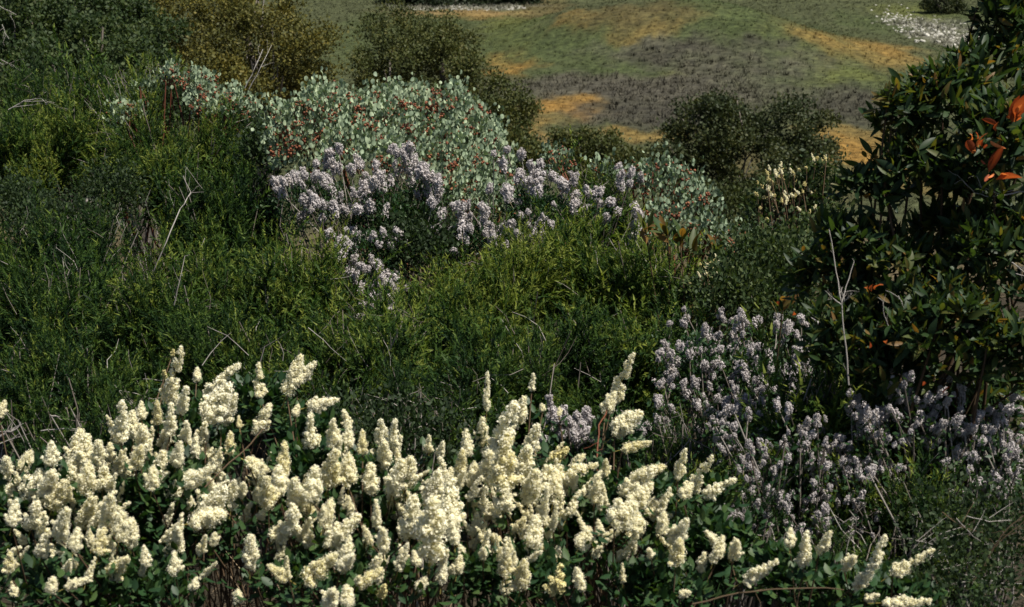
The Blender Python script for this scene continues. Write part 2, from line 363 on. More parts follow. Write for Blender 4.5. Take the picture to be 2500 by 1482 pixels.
def blade_tpl(L, W, fold=.25, curl=.15, n=4, oval=False):
    """a leaf along +Z, blade facing +Y, folded on its midrib"""
    ts = np.linspace(0, 1, n+1); mid = np.stack([0*ts, -curl*L*ts**2, L*ts], 1)
    pr = np.sin(np.pi*np.clip(ts, 0, 1)**(.85 if oval else .9))**(.6 if oval else .8)*W/2
    e1 = mid+np.stack([-pr, pr*fold, 0*ts], 1); e2 = mid+np.stack([pr, pr*fold, 0*ts], 1)
    v = np.concatenate([mid, e1[1:-1], e2[1:-1]]); m = n+1; f = []
    L1 = [0]+[m+i for i in range(n-1)]+[n]; L2 = [0]+[m+n-1+i for i in range(n-1)]+[n]
    for i in range(n):
        for E, fl in ((L1, 0), (L2, 1)):
            a, b, c, d = i, i+1, E[i+1], E[i]
            for tri in ((a, b, c), (a, c, d)):
                if len(set(tri)) == 3: f.append(tri if not fl else tri[::-1])
    return v, np.array(f), np.concatenate([np.full(m, .06), np.full(2*(n-1), -.02)])
RHOMB = (np.array(((0, 0, 0), (-.32, .05, .5), (.32, .05, .5), (0, 0, 1.))), np.array(((0, 3, 1), (0, 2, 3))), np.zeros(4))
def foliage(root, lobes, n, size, mat, tpl=RHOMB, name='foliage', rmin=.55, up=.5, tint=(.15, .85), lump=.22, clump=0, cs=.06, power=.8):
    """scattered leaves; with clump > 0 leaves gather round twig ends"""
    s = Soup(); m = n//clump if clump else n
    p, nn, r = shell(lobes, m, rmin, lump, power=power)
    tc = U(*tint, len(p))
    if clump:
        p = np.repeat(p, clump, 0); nn = np.repeat(nn, clump, 0); tc = np.repeat(tc, clump); p = p+rng.normal(size=p.shape)*cs
    d = nn*.7+rng.normal(size=nn.shape)*.7+np.array((0, 0, up))
    s.inst(tpl, frames(d), U(*size, len(p)), p, tc+U(-.15, .15, len(p)))
    return s.build(name, mat, root)
def place(name, me, root, p, R, sc):
    o = bpy.data.objects.new(name, me); COL.objects.link(o); o.parent = root
    sc = np.asarray(sc, float)*np.ones(3)
    mm = Matrix([[*(R[i]*sc), float(p[i]-root.location[i])] for i in range(3)]+[[0, 0, 0, 1]])
    o.matrix_local = mm
    return o
def shrub_chamise(lobes, n, label, hue=.4, wand=(.18, .34), up=.9, gap=.2, name='feathery_shrub', lean=(0, 0, 0), group='feathery green shrubs on the slope'):
    lobes = [(l[0], l[1], l[2]*.9, l[3]*U(.85, 1.1), l[4]) for l in lobes]
    root = thing(name, label, 'shrub', base_of(lobes), group); s = Soup(); hue = hue+U(-.08, .10)
    k = max(8, n//11); hue -= .05; p, nn, r = shell(lobes, k, .66, gap+.12, down=-.25); k = len(p)
    ax = nrm(nn*.55+rng.normal(size=(k, 3))*.30+np.array((0, 0, up))+np.array(lean)); H = U(*wand, k)*1.6
    p = p+ax*rng.normal(size=(k, 1))*.07; hs = U(-.26, .26, k); m = 13
    own = np.repeat(np.arange(k), m); d = nrm(ax[own]+rng.normal(size=(k*m, 3))*.30); L = H[own]*U(.5, 1.0, k*m)*np.where(U(0, 1, k*m) < .1, 1.35, 1)
    q = p[own]-ax[own]*(H[own]*U(.75, 1.25, k*m))[:, None]+rng.normal(size=(k*m, 3))*.018
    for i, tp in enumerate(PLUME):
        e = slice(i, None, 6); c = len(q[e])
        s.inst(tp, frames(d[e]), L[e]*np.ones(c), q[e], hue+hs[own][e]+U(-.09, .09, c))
    s.build('foliage', M['chamise'], root)
    limbs(root, lobes, 26, .008, .002, M['bark'])
    return root

# ------------------------------------------------------------------ far trees and shrubs
def oak(name, label, lobes, n, size, mat, tint=(.1, .9), trunk=.12, group=None, clump=9, cs=.11):
    root = thing(name, label, 'tree', base_of(lobes), group)
    C, R = lobes3(lobes); sc, sn, sr_ = shell(lobes+[(l[0], l[1]+l[3]*.8, l[2]*.9, l[3]*.7, *l[4:]) for l in lobes], 24*len(lobes), .45, .25, down=-.9); rad = R.mean()*U(.24, .46, len(sc))
    jj = rng.choice(len(sc), n//clump, p=rad**2/(rad**2).sum()); u = nrm(rng.normal(size=(len(jj), 3))+np.array((0, 0, .25)))
    P = sc[jj]+u*(rad[jj]*U(.6, 1.05, len(jj)))[:, None]*np.array((1, 1, .75)); tc = U(*tint, len(jj))*.6+U(*tint, len(sc))[jj]*.4
    P = np.repeat(P, clump, 0); P = P+rng.normal(size=P.shape)*cs*.55; uu = np.repeat(u, clump, 0); tc = np.repeat(tc, clump); cr = Soup()
    cr.inst(RHOMB, frames(uu*.6+rng.normal(size=P.shape)*.7+np.array((0, 0, .2))), U(*size, len(P)), P, tc+U(-.15, .15, len(P))); cr.build('crown', mat, root)
    C, R = lobes3(lobes); b = np.array(root.location); top = C.mean(0)
    v, f = tube(bent(b-np.array((0, 0, .2)), top, 7, .15), trunk, trunk*.45, 7); s = Soup(); s.add(v, f, np.full(len(v), .3)); s.build('trunk', M['bark'], root, None, smooth=True)
    limbs(root, [(l[0], l[1], l[2]*.9, l[3]*.9, *l[4:]) for l in lobes], 16, trunk*.4, .012, M['bark'], 'limbs')
    return root
G_OAK = 'scrub oaks on the lower slope'
oak('scrub_oak', 'golden brown oak standing behind the pale manzanita on the left', [(560,90,150,110,26), (680,110,130,110,25.5), (440,40,120,90,26.5), (740,150,70,60,25), (600,-20,150,80,27), (600,190,150,60,25)], 42000, (.035, .07), M['oak_gold'], clump=16, group=G_OAK)
oak('scrub_oak', 'olive green rounded oak rising directly behind the middle of the manzanita', [(1010,130,120,90,30), (950,170,100,80,29.5), (1100,130,90,80,30), (1150,190,60,70,29), (1040,80,80,50,31), (1235,290,75,80,28), (1200,230,70,60,28.6), (960,40,70,35,31)], 42000, (.035, .07), M['oak_olive'], clump=16, group=G_OAK)
oak('scrub_oak', 'dark airy oak standing alone on the lower slope', [(1740,330,120,80,36), (1770,265,70,50,36.2), (1660,370,90,60,35.8), (1615,400,55,45,35.6), (1670,310,60,50,36), (1800,400,120,80,35.6), (1940,300,75,70,36.5), (1960,380,70,70,36), (1880,420,110,80,35.6), (1855,330,70,65,36), (1690,440,70,50,35.4)], 46000, (.05, .10), M['oak_dark'], clump=14, cs=.15, group=G_OAK)
oak('scrub_oak', 'small olive bush on the slope left of the dark airy oak', [(1380,350,40,40,33), (1450,350,65,45,33), (1490,370,50,40,32.6), (1430,390,70,35,32.5)], 9000, (.05, .09), M['oak_olive'], trunk=.06, group=G_OAK)
oak('dark_tree', 'dense dark bushy tree at the upper left edge behind the tall wands', [(70,60,140,110,17), (220,120,130,90,16.5), (120,150,150,80,16), (100,230,160,60,15), (300,220,90,60,15), (0,0,110,80,18), (300,140,70,70,16)], 34000, (.03, .06), M['small'], trunk=.08, cs=.07)
oak('dark_tree', 'dark green bush filling the gap between the edge tree and the golden oak', [(280,60,110,70,21), (390,120,80,70,20), (340,180,90,50,18), (200,20,80,60,22)], 18000, (.035, .07), M['small'], trunk=.06, cs=.08)
dF = float(hit(2310, 32)[1])
oak('dark_tree', 'small dark tree at the top of the view beside the pale rocks', [(2310,-12,42,34,dF), (2280,-2,26,24,dF), (2340,-4,26,26,dF)], 8000, (.10, .18), M['oak_dark'], trunk=.12, cs=.2)
dT = float(hit(1150, 12)[1])+1.5
oak('dark_thicket', 'near black thicket behind the gravel strip at the top', [(1060,-22,110,34,dT), (1180,-20,100,34,dT), (1275,-18,60,32,dT), (990,-24,70,32,dT)], 16000, (.2, .4), M['oak_dark'], tint=(-.3, .2), trunk=.2, cs=.4)

# slope scrub between the shrubs and the valley
def low_scrub(name, label, lobes, n, size, mat, **k):
    root = thing(name, label, 'shrub', base_of(lobes)); foliage(root, lobes, n, size, mat, clump=7, cs=.05, **k)
    limbs(root, lobes, 14, .012, .003, M['bark']); return root
low_scrub('slope_scrub', 'dull brown green scrub below the dark airy oak', [(1780,520,110,60,22), (1880,500,90,60,22.5), (1700,490,60,50,23)], 9000, (.04, .07), M['oak_olive'], tint=(-.1, .5))
low_scrub('slope_scrub', 'dark scrub filling in under the small pale manzanita', [(430,270,110,60,10.6), (560,310,80,50,10.2), (660,370,60,60,8.8)], 12000, (.016, .034), M['small'], tint=(-.1, .6))
low_scrub('slope_scrub', 'low dull scrub in the dip behind the right manzanita', [(1840,600,90,60,13), (1900,560,80,50,14), (1780,590,60,50,14)], 9000, (.025, .045), M['oak_dark'])
low_scrub('slope_scrub', 'dull olive scrub to the right of the round manzanita', [(1270,380,60,50,20), (1310,400,50,40,19), (1530,405,60,30,21)], 6000, (.035, .06), M['oak_olive'])

# ------------------------------------------------------------------ feathery shrubs
CH = [
 ([(140,600,150,90,8.0), (30,580,90,80,8.1), (250,560,110,80,8.2)], 330, 'dim feathery shrub grown through the near black small leaved shrub', .30, {}),
 ([(1010,1010,170,70,4.9), (880,1000,110,70,5.0)], 200, 'dark sparse feathery shrub in the hollow behind the centre blossoms', .20, {'wand': (.12, .22), 'gap': .35}),
 ([(80,1030,160,60,4.6), (230,1040,120,60,4.5), (330,990,90,60,4.7)], 230, 'dark low feathery shrub behind the grey fallen branches', .22, {'wand': (.12, .22)}),
 ([(110,240,110,80,12), (40,270,80,70,11.8), (210,230,80,80,12), (150,190,120,60,12.4)], 330, 'tall spiky feathery shrub with upright wands below the edge tree', .42, {'up': 1.8, 'wand': (.22, .48)}),
 ([(370,205,60,70,11.5), (290,230,60,70,11.6)], 150, 'slender feathery shrub left of the small manzanita', .42, {'up': 1.8, 'wand': (.2, .42)}),
 ([(60,350,150,130,10), (170,330,120,110,10.2)], 420, 'yellowish feathery shrub at the far left edge below the bent grey twig', .52, {}),
 ([(450,380,170,110,9.3), (330,350,110,100,9.7), (560,350,100,90,9.4)], 520, 'bright green feathery shrub below the small manzanita', .55, {}),
 ([(490,540,170,140,8.1), (610,500,110,120,8.3)], 480, 'green feathery shrub behind the long pale dead stem', .46, {}),
 ([(740,690,140,110,6.9), (640,720,110,110,6.8), (760,620,70,50,7)], 480, 'bright domed feathery shrub left of the trailing lilac flowers', .56, {}),
 ([(80,760,180,150,6.7), (200,690,120,110,7)], 460, 'dark feathery shrub at the left edge in the middle', .34, {'gap': .3}),
 ([(390,760,170,140,6.6), (500,700,110,110,6.9)], 460, 'open feathery shrub with yellow green wands round the short dead stem', .44, {'gap': .3}),
 ([(180,930,230,110,5.2), (60,900,130,110,5.3)], 460, 'low feathery shrub behind the left white blossoms', .36, {'wand': (.13, .26)}),
 ([(560,870,200,110,5.5), (700,900,160,110,5.4)], 470, 'feathery shrub right behind the tallest left white blossoms', .38, {'wand': (.13, .26)}),
 ([(930,850,150,110,5.8), (860,790,100,90,6.1), (1000,790,110,70,6.2)], 420, 'feathery shrub in the centre below the trailing lilac flowers', .40, {}),
 ([(1130,720,170,110,6.8), (1300,650,150,100,7.0), (1230,740,150,100,6.7), (1400,600,90,70,7.2)], 720, 'broad yellow green feathery shrub in the middle below the lilac flowers', .62, {'lean': (.3, 0, 0)}),
 ([(1560,690,150,130,6.9), (1680,720,120,110,6.8), (1480,640,90,90,7)], 560, 'yellow green feathery shrub round the brown leaved sprouts', .58, {}),
 ([(1270,890,190,120,5.3), (1150,960,130,90,5.1)], 420, 'dim feathery shrub behind the two thin white spikes', .34, {'gap': .3, 'wand': (.13, .26)}),
 ([(1530,860,170,130,5.6), (1420,850,110,110,5.5), (1640,820,100,90,5.8)], 460, 'feathery shrub behind the single tall white spike', .40, {'wand': (.15, .28)}),
 ([(1420,450,80,60,8.6), (1480,480,70,70,8.4)], 170, 'small yellow green feathery shrub between the two lilac patches', .62, {'lean': (-.3, 0, 0)}),
 ([(1730,1130,130,80,4.5), (1640,1080,90,70,4.7)], 240, 'feathery shrub among the lilac flowers right of the tall white spike', .40, {'wand': (.13, .25)}),
 ([(2000,950,100,80,4.15), (2030,1190,120,80,4.1)], 300, 'feathery shrub below the bare forked grey stem', .44, {'wand': (.14, .26)}),
 ([(2270,1210,120,70,3.85), (2140,1220,100,70,3.9)], 240, 'feathery shrub in front of the right lilac flowers', .46, {'wand': (.14, .26)}),
 ([(1700,1230,150,90,3.9), (1850,1300,130,80,3.7)], 230, 'low dark feathery shrub behind the right white blossoms', .32, {'wand': (.11, .2)}),
 ([(2080,1330,160,90,3.65), (2230,1300,130,90,3.7)], 190, 'sparse dark feathery shrub above the lowest right white blossoms', .28, {'wand': (.11, .2), 'gap': .35}),
]
for lobes, n, label, hue, kw in CH:
    shrub_chamise(lobes, n, label, hue, **kw)
low_scrub('dark_shrub', 'near black small leaved shrub in the left middle', [(150,580,150,80,8.3), (50,520,90,80,8.6), (270,480,80,70,8.7)], 9000, (.014, .028), M['small'], tint=(-.1, .6))
low_scrub('dark_shrub', 'blue green small leaved shrub left of the forked grey stem', [(1880,700,130,120,6.0), (1800,760,90,90,5.8), (1960,640,80,80,6.3)], 15000, (.012, .026), M['small'], tint=(.2, .9))
low_scrub('dark_shrub', 'dark undergrown shrub in the shaded hollow behind the centre blossoms', [(1000,1070,190,70,4.6), (860,1060,120,70,4.6)], 3500, (.012, .022), M['small'], tint=(-.3, .4))
low_scrub('dark_shrub', 'dark leafy undershrub in the hollow of the trailing lilac', [(1030,620,110,60,7.3), (980,560,90,50,7.6)], 7000, (.014, .028), M['small'], tint=(-.1, .5))
low_scrub('dark_shrub', 'dark leafy undershrub in the shade left of the big leafy shrub', [(1960,860,90,90,5.7), (2040,990,80,60,4.7)], 6000, (.012, .024), M['small'], tint=(-.1, .6))
low_scrub('dark_shrub', 'small leaved green shrub at the bottom right corner', [(2400,1330,160,110,3.5), (2330,1450,170,80,3.2)], 5000, (.008, .018), M['small'], tint=(-.2, .7))

# ------------------------------------------------------------------ manzanitas
def manz_tpl(seed):
    r = np.random.default_rng(seed); a = np.arange(9)*2*math.pi/9
    rim = np.stack([np.cos(a)*.40, .10*np.cos(a*2)+r.uniform(-.03, .03, 9), .5+np.sin(a)*.5], 1)
    v = np.concatenate([[(0, -.03, .5)], rim]); f = np.array([(0, 1+i, 1+(i+1) % 9) for i in range(9)])
    return v, f, np.concatenate([[.05], np.full(9, -.03)])
MLEAF = [manz_tpl(i) for i in range(4)]
ML_ME = [mesh_of('leaf', MLEAF[i % 4][0], MLEAF[i % 4][1], M['manz'], tint=MLEAF[i % 4][2]+.2+.07*i) for i in range(10)]
def manzanita(label, lobes, n, size, berries, tint=(.15, .85), nparts=290):
    root = thing('manzanita', label, 'shrub', base_of(lobes), 'manzanita shrubs')
    m = n//6; p, nn, r = shell(lobes, m, .60, .48, power=.7)
    p = np.repeat(p, 6, 0)+rng.normal(size=(len(p)*6, 3))*size[1]*.8; nn = np.repeat(nn, 6, 0); r = np.repeat(r, 6)
    z = nrm(nn*.25+rng.normal(size=p.shape)*.35+np.array((0, 0, 1.0)))      # blades stand upright
    R = frames(z, xhint=np.cross(z, nn*.8+rng.normal(size=p.shape)*.75)); L = U(*size, len(p)); tt = U(*tint, len(p))
    dist = np.linalg.norm(p-np.array((0, 0, CZ)), axis=1); order = np.argsort(dist-L*3)
    big = np.zeros(len(p), bool); big[order[:len(p)*2//3][rng.permutation(len(p)*2//3)[:nparts]]] = True
    for i in np.nonzero(big)[0]: place('leaf', ML_ME[min(9, max(0, int(tt[i]*10)))], root, p[i], R[i], L[i])
    s = Soup(); rest = np.nonzero(~big)[0]
    for k in range(4):
        e = rest[k::4]; s.inst(MLEAF[k], R[e], L[e], p[e], tt[e])
    s.build('foliage', M['manz'], root)
    limbs(root, lobes, 40, .014, .004, M['rust'], t=.2)
    p, nn, r = shell(lobes, berries, .7, .2, power=.6); s = Soup(); p = np.repeat(p, 9, 0)+rng.normal(size=(len(p)*9, 3))*.014
    s.inst((ICO[0], ICO[1], np.zeros(len(ICO[0]))), frames(rng.normal(size=p.shape)), U(.005, .0095, len(p)), p, U(.1, .9, len(p)))
    s.build('dried_fruit', M['rust'], root)
    return root
manzanita('large round manzanita with pale grey green leaves in the middle', [(820,305,120,80,8.4), (960,320,140,90,8.5), (1080,320,115,90,8.5), (725,310,65,60,8.3), (1165,360,65,70,8.4), (1010,265,70,45,8.6), (1105,270,65,40,8.6), (800,245,50,30,8.5), (900,262,60,35,8.5), (1225,430,30,45,8.2),
    (920,370,150,70,8.2), (1140,430,110,85,8.1), (1210,400,45,60,8.2), (1200,500,60,50,7.9), (1100,480,60,60,7.8), (700,370,50,60,8.2)], 12500, (.018, .031), 420)
manzanita('small pale manzanita left of the two upright dead stems', [(490,215,50,34,9.8), (575,265,50,38,9.6), (420,190,20,25,9.9), (310,285,38,30,9.8), (345,215,25,14,10), (510,255,50,34,9.7)], 1500, (.018, .031), 70, nparts=200)
manzanita('grey green manzanita on the right below the dark airy oak', [(1640,450,80,55,8.2), (1560,440,55,40,8.3), (1690,510,60,60,8.0), (1360,400,40,35,8.6), (1790,600,50,45,7.7), (1720,590,60,60,7.8), (1620,560,60,60,7.8), (1480,420,40,30,8.5)], 2400, (.017, .030), 70, tint=(-.05, .6), nparts=220)

# ------------------------------------------------------------------ flowers
def floret_tpl():
    v = np.array(((0, 0, -.3), (1, .1, .12), (.05, .95, .2), (-.95, -.08, .05), (-.1, -1, .18)))
    return v, np.array([(0, 1+i, 1+(i+1) % 4) for i in range(4)]), np.array((-.22, .06, .06, .06, .06))
FLO = floret_tpl()
def cluster_mesh(name, seed, aspect, subs, per, fl, mat, loose=.0, core=.0, sub_r=.235, bottom=.6, tone=0.0):
    """flower head along +Z: unit width, `aspect` long; rounded sub clusters set with small open florets"""
    r = np.random.default_rng(seed); s = Soup(); H = aspect; subl = []
    for i in range(subs):
        t = (i+r.uniform(.2, .8))/subs; prof = (1-t)**.5*min(1, .6+t*2.2) if bottom < .7 else 1.0
        rad = (.42-sub_r*.5)*prof*r.uniform(.7, 1.15); an = i*2.399+r.uniform(-.5, .5)
        sr = sub_r*(.55+.45*prof)*r.uniform(.75, 1.15)
        if r.uniform() >= loose: subl.append((np.array((math.cos(an)*rad, math.sin(an)*rad, .10*H+t*(H*.96-sr-.04*H))), sr, prof))
    if bottom < .7:
        for q in range(r.integers(3, 6)):                # side racemes low on the head
            t0 = r.uniform(-.02, .5); an = r.uniform(0, 6.28); L = r.uniform(.45, .8)*(1-t0*.7); o = np.array((math.cos(an), math.sin(an), r.uniform(.6, 1.3))); o /= np.linalg.norm(o)
            for m in range(6): subl.append((np.array((0, 0, t0*H))+o*L*(.25+.75*m/5)+r.normal(size=3)*.03, sub_r*(.85-.08*m)*r.uniform(.8, 1.1), .8))
    for c, sr, prof in subl:
        n = int(per*(.6+.6*prof)); u = nrm(r.normal(size=(n, 3))); rr = sr*r.uniform(.72, 1.08, n)
        p = c+u*rr[:, None]; d = nrm(u+r.normal(size=u.shape)*.32+np.array((0, 0, .2)))
        h = r.normal(size=d.shape); x = nrm(h-(h*d).sum(1)[:, None]*d); R = np.stack([x, np.cross(d, x), d], 2)
        tt = .80+tone+r.uniform(-.2, .2, n)-.24*(r.uniform(0, 1, n) < .16)
        s.inst(FLO, R, fl*r.uniform(.65, 1.15, n), p, tt)
        cv = ICO[0]*sr*.62*(1+r.uniform(-.15, .15, (len(ICO[0]), 1)))+c; s.add(cv, ICO[1], np.full(len(cv), .46+tone))
    v, f = tube(np.array(((0, 0, -.25*H), (0, 0, .3*H), (0, 0, .85*H))), .035, .015, 3); s.add(v, f, np.full(len(v), 0.0))
    return mesh_of(name, np.concatenate(s.v), np.concatenate(s.f), mat, np.concatenate(s.t))
WH = {'thin': [cluster_mesh('flower_cluster', 50+i, 3.0, 32, 44, .050, M['white'], .24, tone=(0, .05, -.06)[i]) for i in range(3)],
      'mid':  [cluster_mesh('flower_cluster', 60+i, 2.0, 38, 50, .039, M['white'], .22, tone=(0, .06, -.05, -.22)[i]) for i in range(4)],
      'fat':  [cluster_mesh('flower_cluster', 70+i, 1.35, 42, 52, .034, M['white'], .2, tone=(0, .05, -.06)[i]) for i in range(3)],
      'yel':  [cluster_mesh('flower_cluster', 80+i, 2.0, 20, 30, .055, M['yellow'], .2) for i in range(2)]}
TIPS = """412 985 442 850 48;480 930 482 898 30;498 965 585 890 46;505 1025 560 940 80;540 1030 575 965 55;635 970 632 888 38;700 965 735 868 52;725 930 770 885 40;750 995 825 975 42;720 1015 728 988 28
625 1060 660 985 45;440 1010 455 945 40;296 1080 298 980 50;325 1070 322 1002 42;345 1025 345 980 30;385 1035 383 980 34;415 1065 418 985 40;345 1110 350 1040 52;395 1090 415 1040 42;455 1075 455 1030 34;498 1080 500 1030 34;560 1112 563 1055 36;585 1045 583 1015 18;-2 1020 12 978 30
15 1165 15 1115 42;50 1155 75 1100 48;125 1135 125 1080 46;178 1140 197 1050 62;205 1140 210 1060 60;240 1135 240 1075 45;272 1130 268 1080 34;285 1175 290 1130 42;60 1215 100 1150 66;110 1215 130 1150 62;170 1195 180 1120 62;212 1205 217 1130 62;250 1200 255 1140 50
28 1285 40 1220 42;75 1290 90 1225 55;130 1240 160 1175 60;330 1140 345 1090 48;385 1175 400 1100 52;430 1135 440 1080 42;370 1195 375 1140 48;420 1215 470 1150 62;455 1185 522 1140 50;500 1265 550 1190 75;475 1275 548 1255 80;590 1212 595 1178 30;140 1315 165 1240 52;200 1285 230 1215 62;260 1285 270 1210 56
290 1315 300 1250 56;320 1335 325 1270 46;125 1445 130 1410 45;265 1408 312 1362 52;428 1402 425 1348 42;240 1355 255 1290 48;20 1395 25 1350 40;100 1360 110 1305 44;180 1340 190 1290 46;600 1125 655 1150 46;690 1165 695 1080 46;680 1205 680 1140 62;655 1235 650 1165 56
755 1105 758 1010 46;770 1145 775 1060 52;810 1085 815 1025 40;818 1115 825 1050 42;850 1045 838 1000 30;800 1185 820 1100 66;850 1185 850 1110 62;760 1225 770 1140 66;720 1245 720 1170 62;700 1305 720 1240 60;670 1315 690 1285 60;610 1388 612 1305 52;795 1335 880 1255 60;790 1285 810 1220 52
745 1420 820 1355 66;830 1388 862 1355 45;705 1415 655 1380 42;870 1430 932 1390 50;910 1395 945 1360 45;885 1112 885 1050 33;925 1085 930 1025 34;955 1095 965 1025 38;935 1145 940 1080 52;905 1205 905 1130 52;990 1185 1003 1118 60;958 1205 985 1122 62;935 1345 935 1290 42
1050 1355 1060 1220 115;1092 1305 1102 1170 82;1000 1315 1010 1210 70;1050 1225 1070 1150 62;1047 1102 1047 1063 25;1072 1118 1082 1078 27;1140 1115 1138 1050 38;1175 1085 1178 1020 38;1188 1008 1190 908 25;1298 955 1302 912 22;1200 1125 1258 985 76;1225 1195 1240 1060 86;1258 1045 1280 970 50;1190 1175 1195 1100 56
1120 1175 1130 1100 46;1150 1185 1160 1130 46;1285 1125 1312 1038 50;1270 1175 1290 1090 62;1325 1003 1322 986 22;1365 1015 1366 994 18;1320 1165 1455 1135 56;1290 1225 1310 1150 66;1350 1225 1360 1160 62;1228 1248 1230 1180 62;1300 1335 1310 1260 66;1275 1290 1335 1345 60;1415 1335 1440 1290 50;1380 1200 1400 1150 55
1493 988 1546 866 45;1478 1005 1502 958 42;1500 1062 1568 1005 56;1505 1050 1540 1008 60;1518 1098 1588 1080 36;1450 1225 1460 1160 46;1520 1205 1600 1140 62;1540 1175 1622 1138 50;1545 1235 1590 1180 62;1500 1275 1550 1230 80;1555 1295 1550 1250 62;1655 1165 1674 1098 36;1685 1200 1738 1115 42;1715 1212 1795 1170 42;1665 1212 1690 1180 40
1615 1302 1622 1250 42;1640 1325 1678 1270 50;1650 1375 1660 1318 56;1588 1360 1585 1340 26;1740 1375 1765 1310 46;1790 1362 1800 1320 40;1710 1392 1720 1350 36;1815 1420 1900 1368 46;1928 1335 1930 1290 36;1962 1385 1970 1298 46;2000 1352 2028 1298 38;2125 1395 2162 1308 40;2088 1435 2130 1390 45;2058 1385 2088 1360 40;2180 1402 2278 1343 42
2115 1465 2145 1452 32;2155 1472 2275 1468 46;1230 1405 1240 1340 46;1270 1435 1280 1370 56;1180 1362 1180 1338 26;1130 1352 1122 1330 26;800 1485 815 1440 56;850 1478 845 1430 50;580 1472 580 1440 36;1660 1452 1685 1445 30;1420 1440 1410 1405 34;1100 1400 1120 1370 36;520 1330 525 1300 30;470 1440 480 1410 32;1020 1440 1040 1410 34"""
heads = [tuple(map(float, q.split())) for ln in TIPS.split('\n') for q in ln.split(';')]
yel = [(1340,1128,1395,1090,34), (1355,1455,1370,1380,52), (402,925,400,900,16), (420,870,425,850,14), (930,1460,940,1425,30), (1690,600,1700,590,1)][:-1]
# smaller heads that fill the body of each white shrub
def inpoly(x, y, P):
    c = False; j = len(P)-1
    for i in range(len(P)):
        if (P[i][1] > y) != (P[j][1] > y) and x < (P[j][0]-P[i][0])*(y-P[i][1])/(P[j][1]-P[i][1])+P[i][0]: c = not c
        j = i
    return c
MASS = [(0,1140), (120,1110), (220,1080), (330,1080), (470,1090), (560,1140), (640,1160), (760,1080), (860,1100), (960,1100), (1060,1170), (1180,1080), (1300,1080), (1450,1150), (1620,1170), (1600,1320), (1300,1400), (1000,1420), (700,1400), (540,1330), (300,1440), (0,1440)]
fill = []
while len(fill) < 250:
    x, y = U(0, 1850), U(1060, 1460)
    ok = inpoly(x, y, MASS)
    if (ok and U() < .9) or (not ok and y > 1330 and x < 1800 and U() < .25):
        L = U(34, 80); a = rng.normal()*.45+.12
        fill.append((x, y, x+L*math.sin(a), y-L*math.cos(a), U(20, 38)))
dist_w = lambda y: 3.95-(y-880)/600*1.05
WS = [((-50, 600), 'white blossomed shrub filling the bottom left corner', [(150,1260,230,170), (420,1250,190,170), (430,1060,150,110), (250,1420,300,90), (640,960,80,70)]),
      ((600, 1140), 'white blossomed shrub left of centre with its heads leaning right', [(760,1210,160,180), (930,1240,150,170), (800,1400,230,90), (760,1060,90,70)]),
      ((1140, 1640), 'white blossomed shrub in the centre bearing the tall single white spike', [(1230,1200,150,170), (1420,1260,180,150), (1560,1220,130,110), (1250,1400,200,90), (1510,1040,60,60)]),
      ((1640, 2600), 'sparse white blossomed shrub low on the right with scattered heads', [(1740,1330,140,110), (1930,1390,150,90), (2150,1440,170,70), (1600,1420,140,80), (1720,1190,80,50)])]
CLEAF = blade_tpl(1, .52, .2, .12, 3, True)
BIGW = 1.04
white_roots = []
for (x0, x1), label, lb in WS:
    lobes = [(l[0], l[1], l[2], l[3], dist_w(l[1])+.10, .6) for l in lb]
    root = thing('white_flowering_shrub', label, 'shrub', base_of(lobes), 'white blossomed shrubs in front')
    white_roots.append(root); st = Soup(); lf = Soup(); b = np.array(root.location)
    for src, kind in ((heads, 0), (fill, 1), (yel, 2)):
        for (bx, by, tx, ty, wd) in src:
            if not x0 <= bx < x1: continue
            d = dist_w(by)+rng.normal()*.05+(.10 if kind == 1 else 0); k = d/F
            p0 = at(bx, by, d); p1 = at(tx, ty, d+U(-.05, .02)); ax = p1-p0; Lr = np.linalg.norm(ax)+wd*k*.2; W = wd*k*BIGW; asp = Lr/W
            fam = 'yel' if kind == 2 else ('thin' if asp > 2.5 else 'mid' if asp > 1.6 else 'fat')
            a0 = {'thin': 3.0, 'mid': 2.0, 'fat': 1.35, 'yel': 2.0}[fam]
            R = frames(ax[None])[0]; place('flower_cluster', WH[fam][rng.integers(len(WH[fam]))], root, p0-nrm(ax)*W*.1, R, (W, W, Lr/a0))
            foot = b+np.array((U(-.25, .25)+(p0[0]-b[0])*.5, U(-.1, .2), U(.0, .2)))
            v, f = tube(bent(foot, p0, 6, .1, .012), .0034, .0017, 4); st.add(v, f, np.full(len(v), U(0, .6)))
            # leaves set along the stem just under the head
            m = 9; t = U(.0, 1, m); c = p0-nrm(ax)*(t*.10)[:, None]+rng.normal(size=(m, 3))*.008
            dd = nrm(rng.normal(size=(m, 3))+nrm(ax)*.5); lf.inst(CLEAF, frames(dd, xhint=np.cross(dd, (0, 0, 1.))), U(.018, .034, m), c, U(.1, .9, m))
    n = int(sum(l[2]*l[3] for l in lb)/17)
    p, nn, r = shell([(l[0], l[1]+25, l[2], l[3], l[4]+.08, .6) for l in lobes], n, .35, .2)
    dd = nrm(nn*.5+rng.normal(size=p.shape)*.7+np.array((0, 0, .3)))
    lf.inst(CLEAF, frames(dd, xhint=np.cross(dd, np.array((0, 0, 1.))+rng.normal(size=p.shape)*.3)), U(.016, .038, len(p)), p, U(0, .9, len(p)))
    lf.build('foliage', M['ceano'], root); st.build('stems', M['twig'], root)
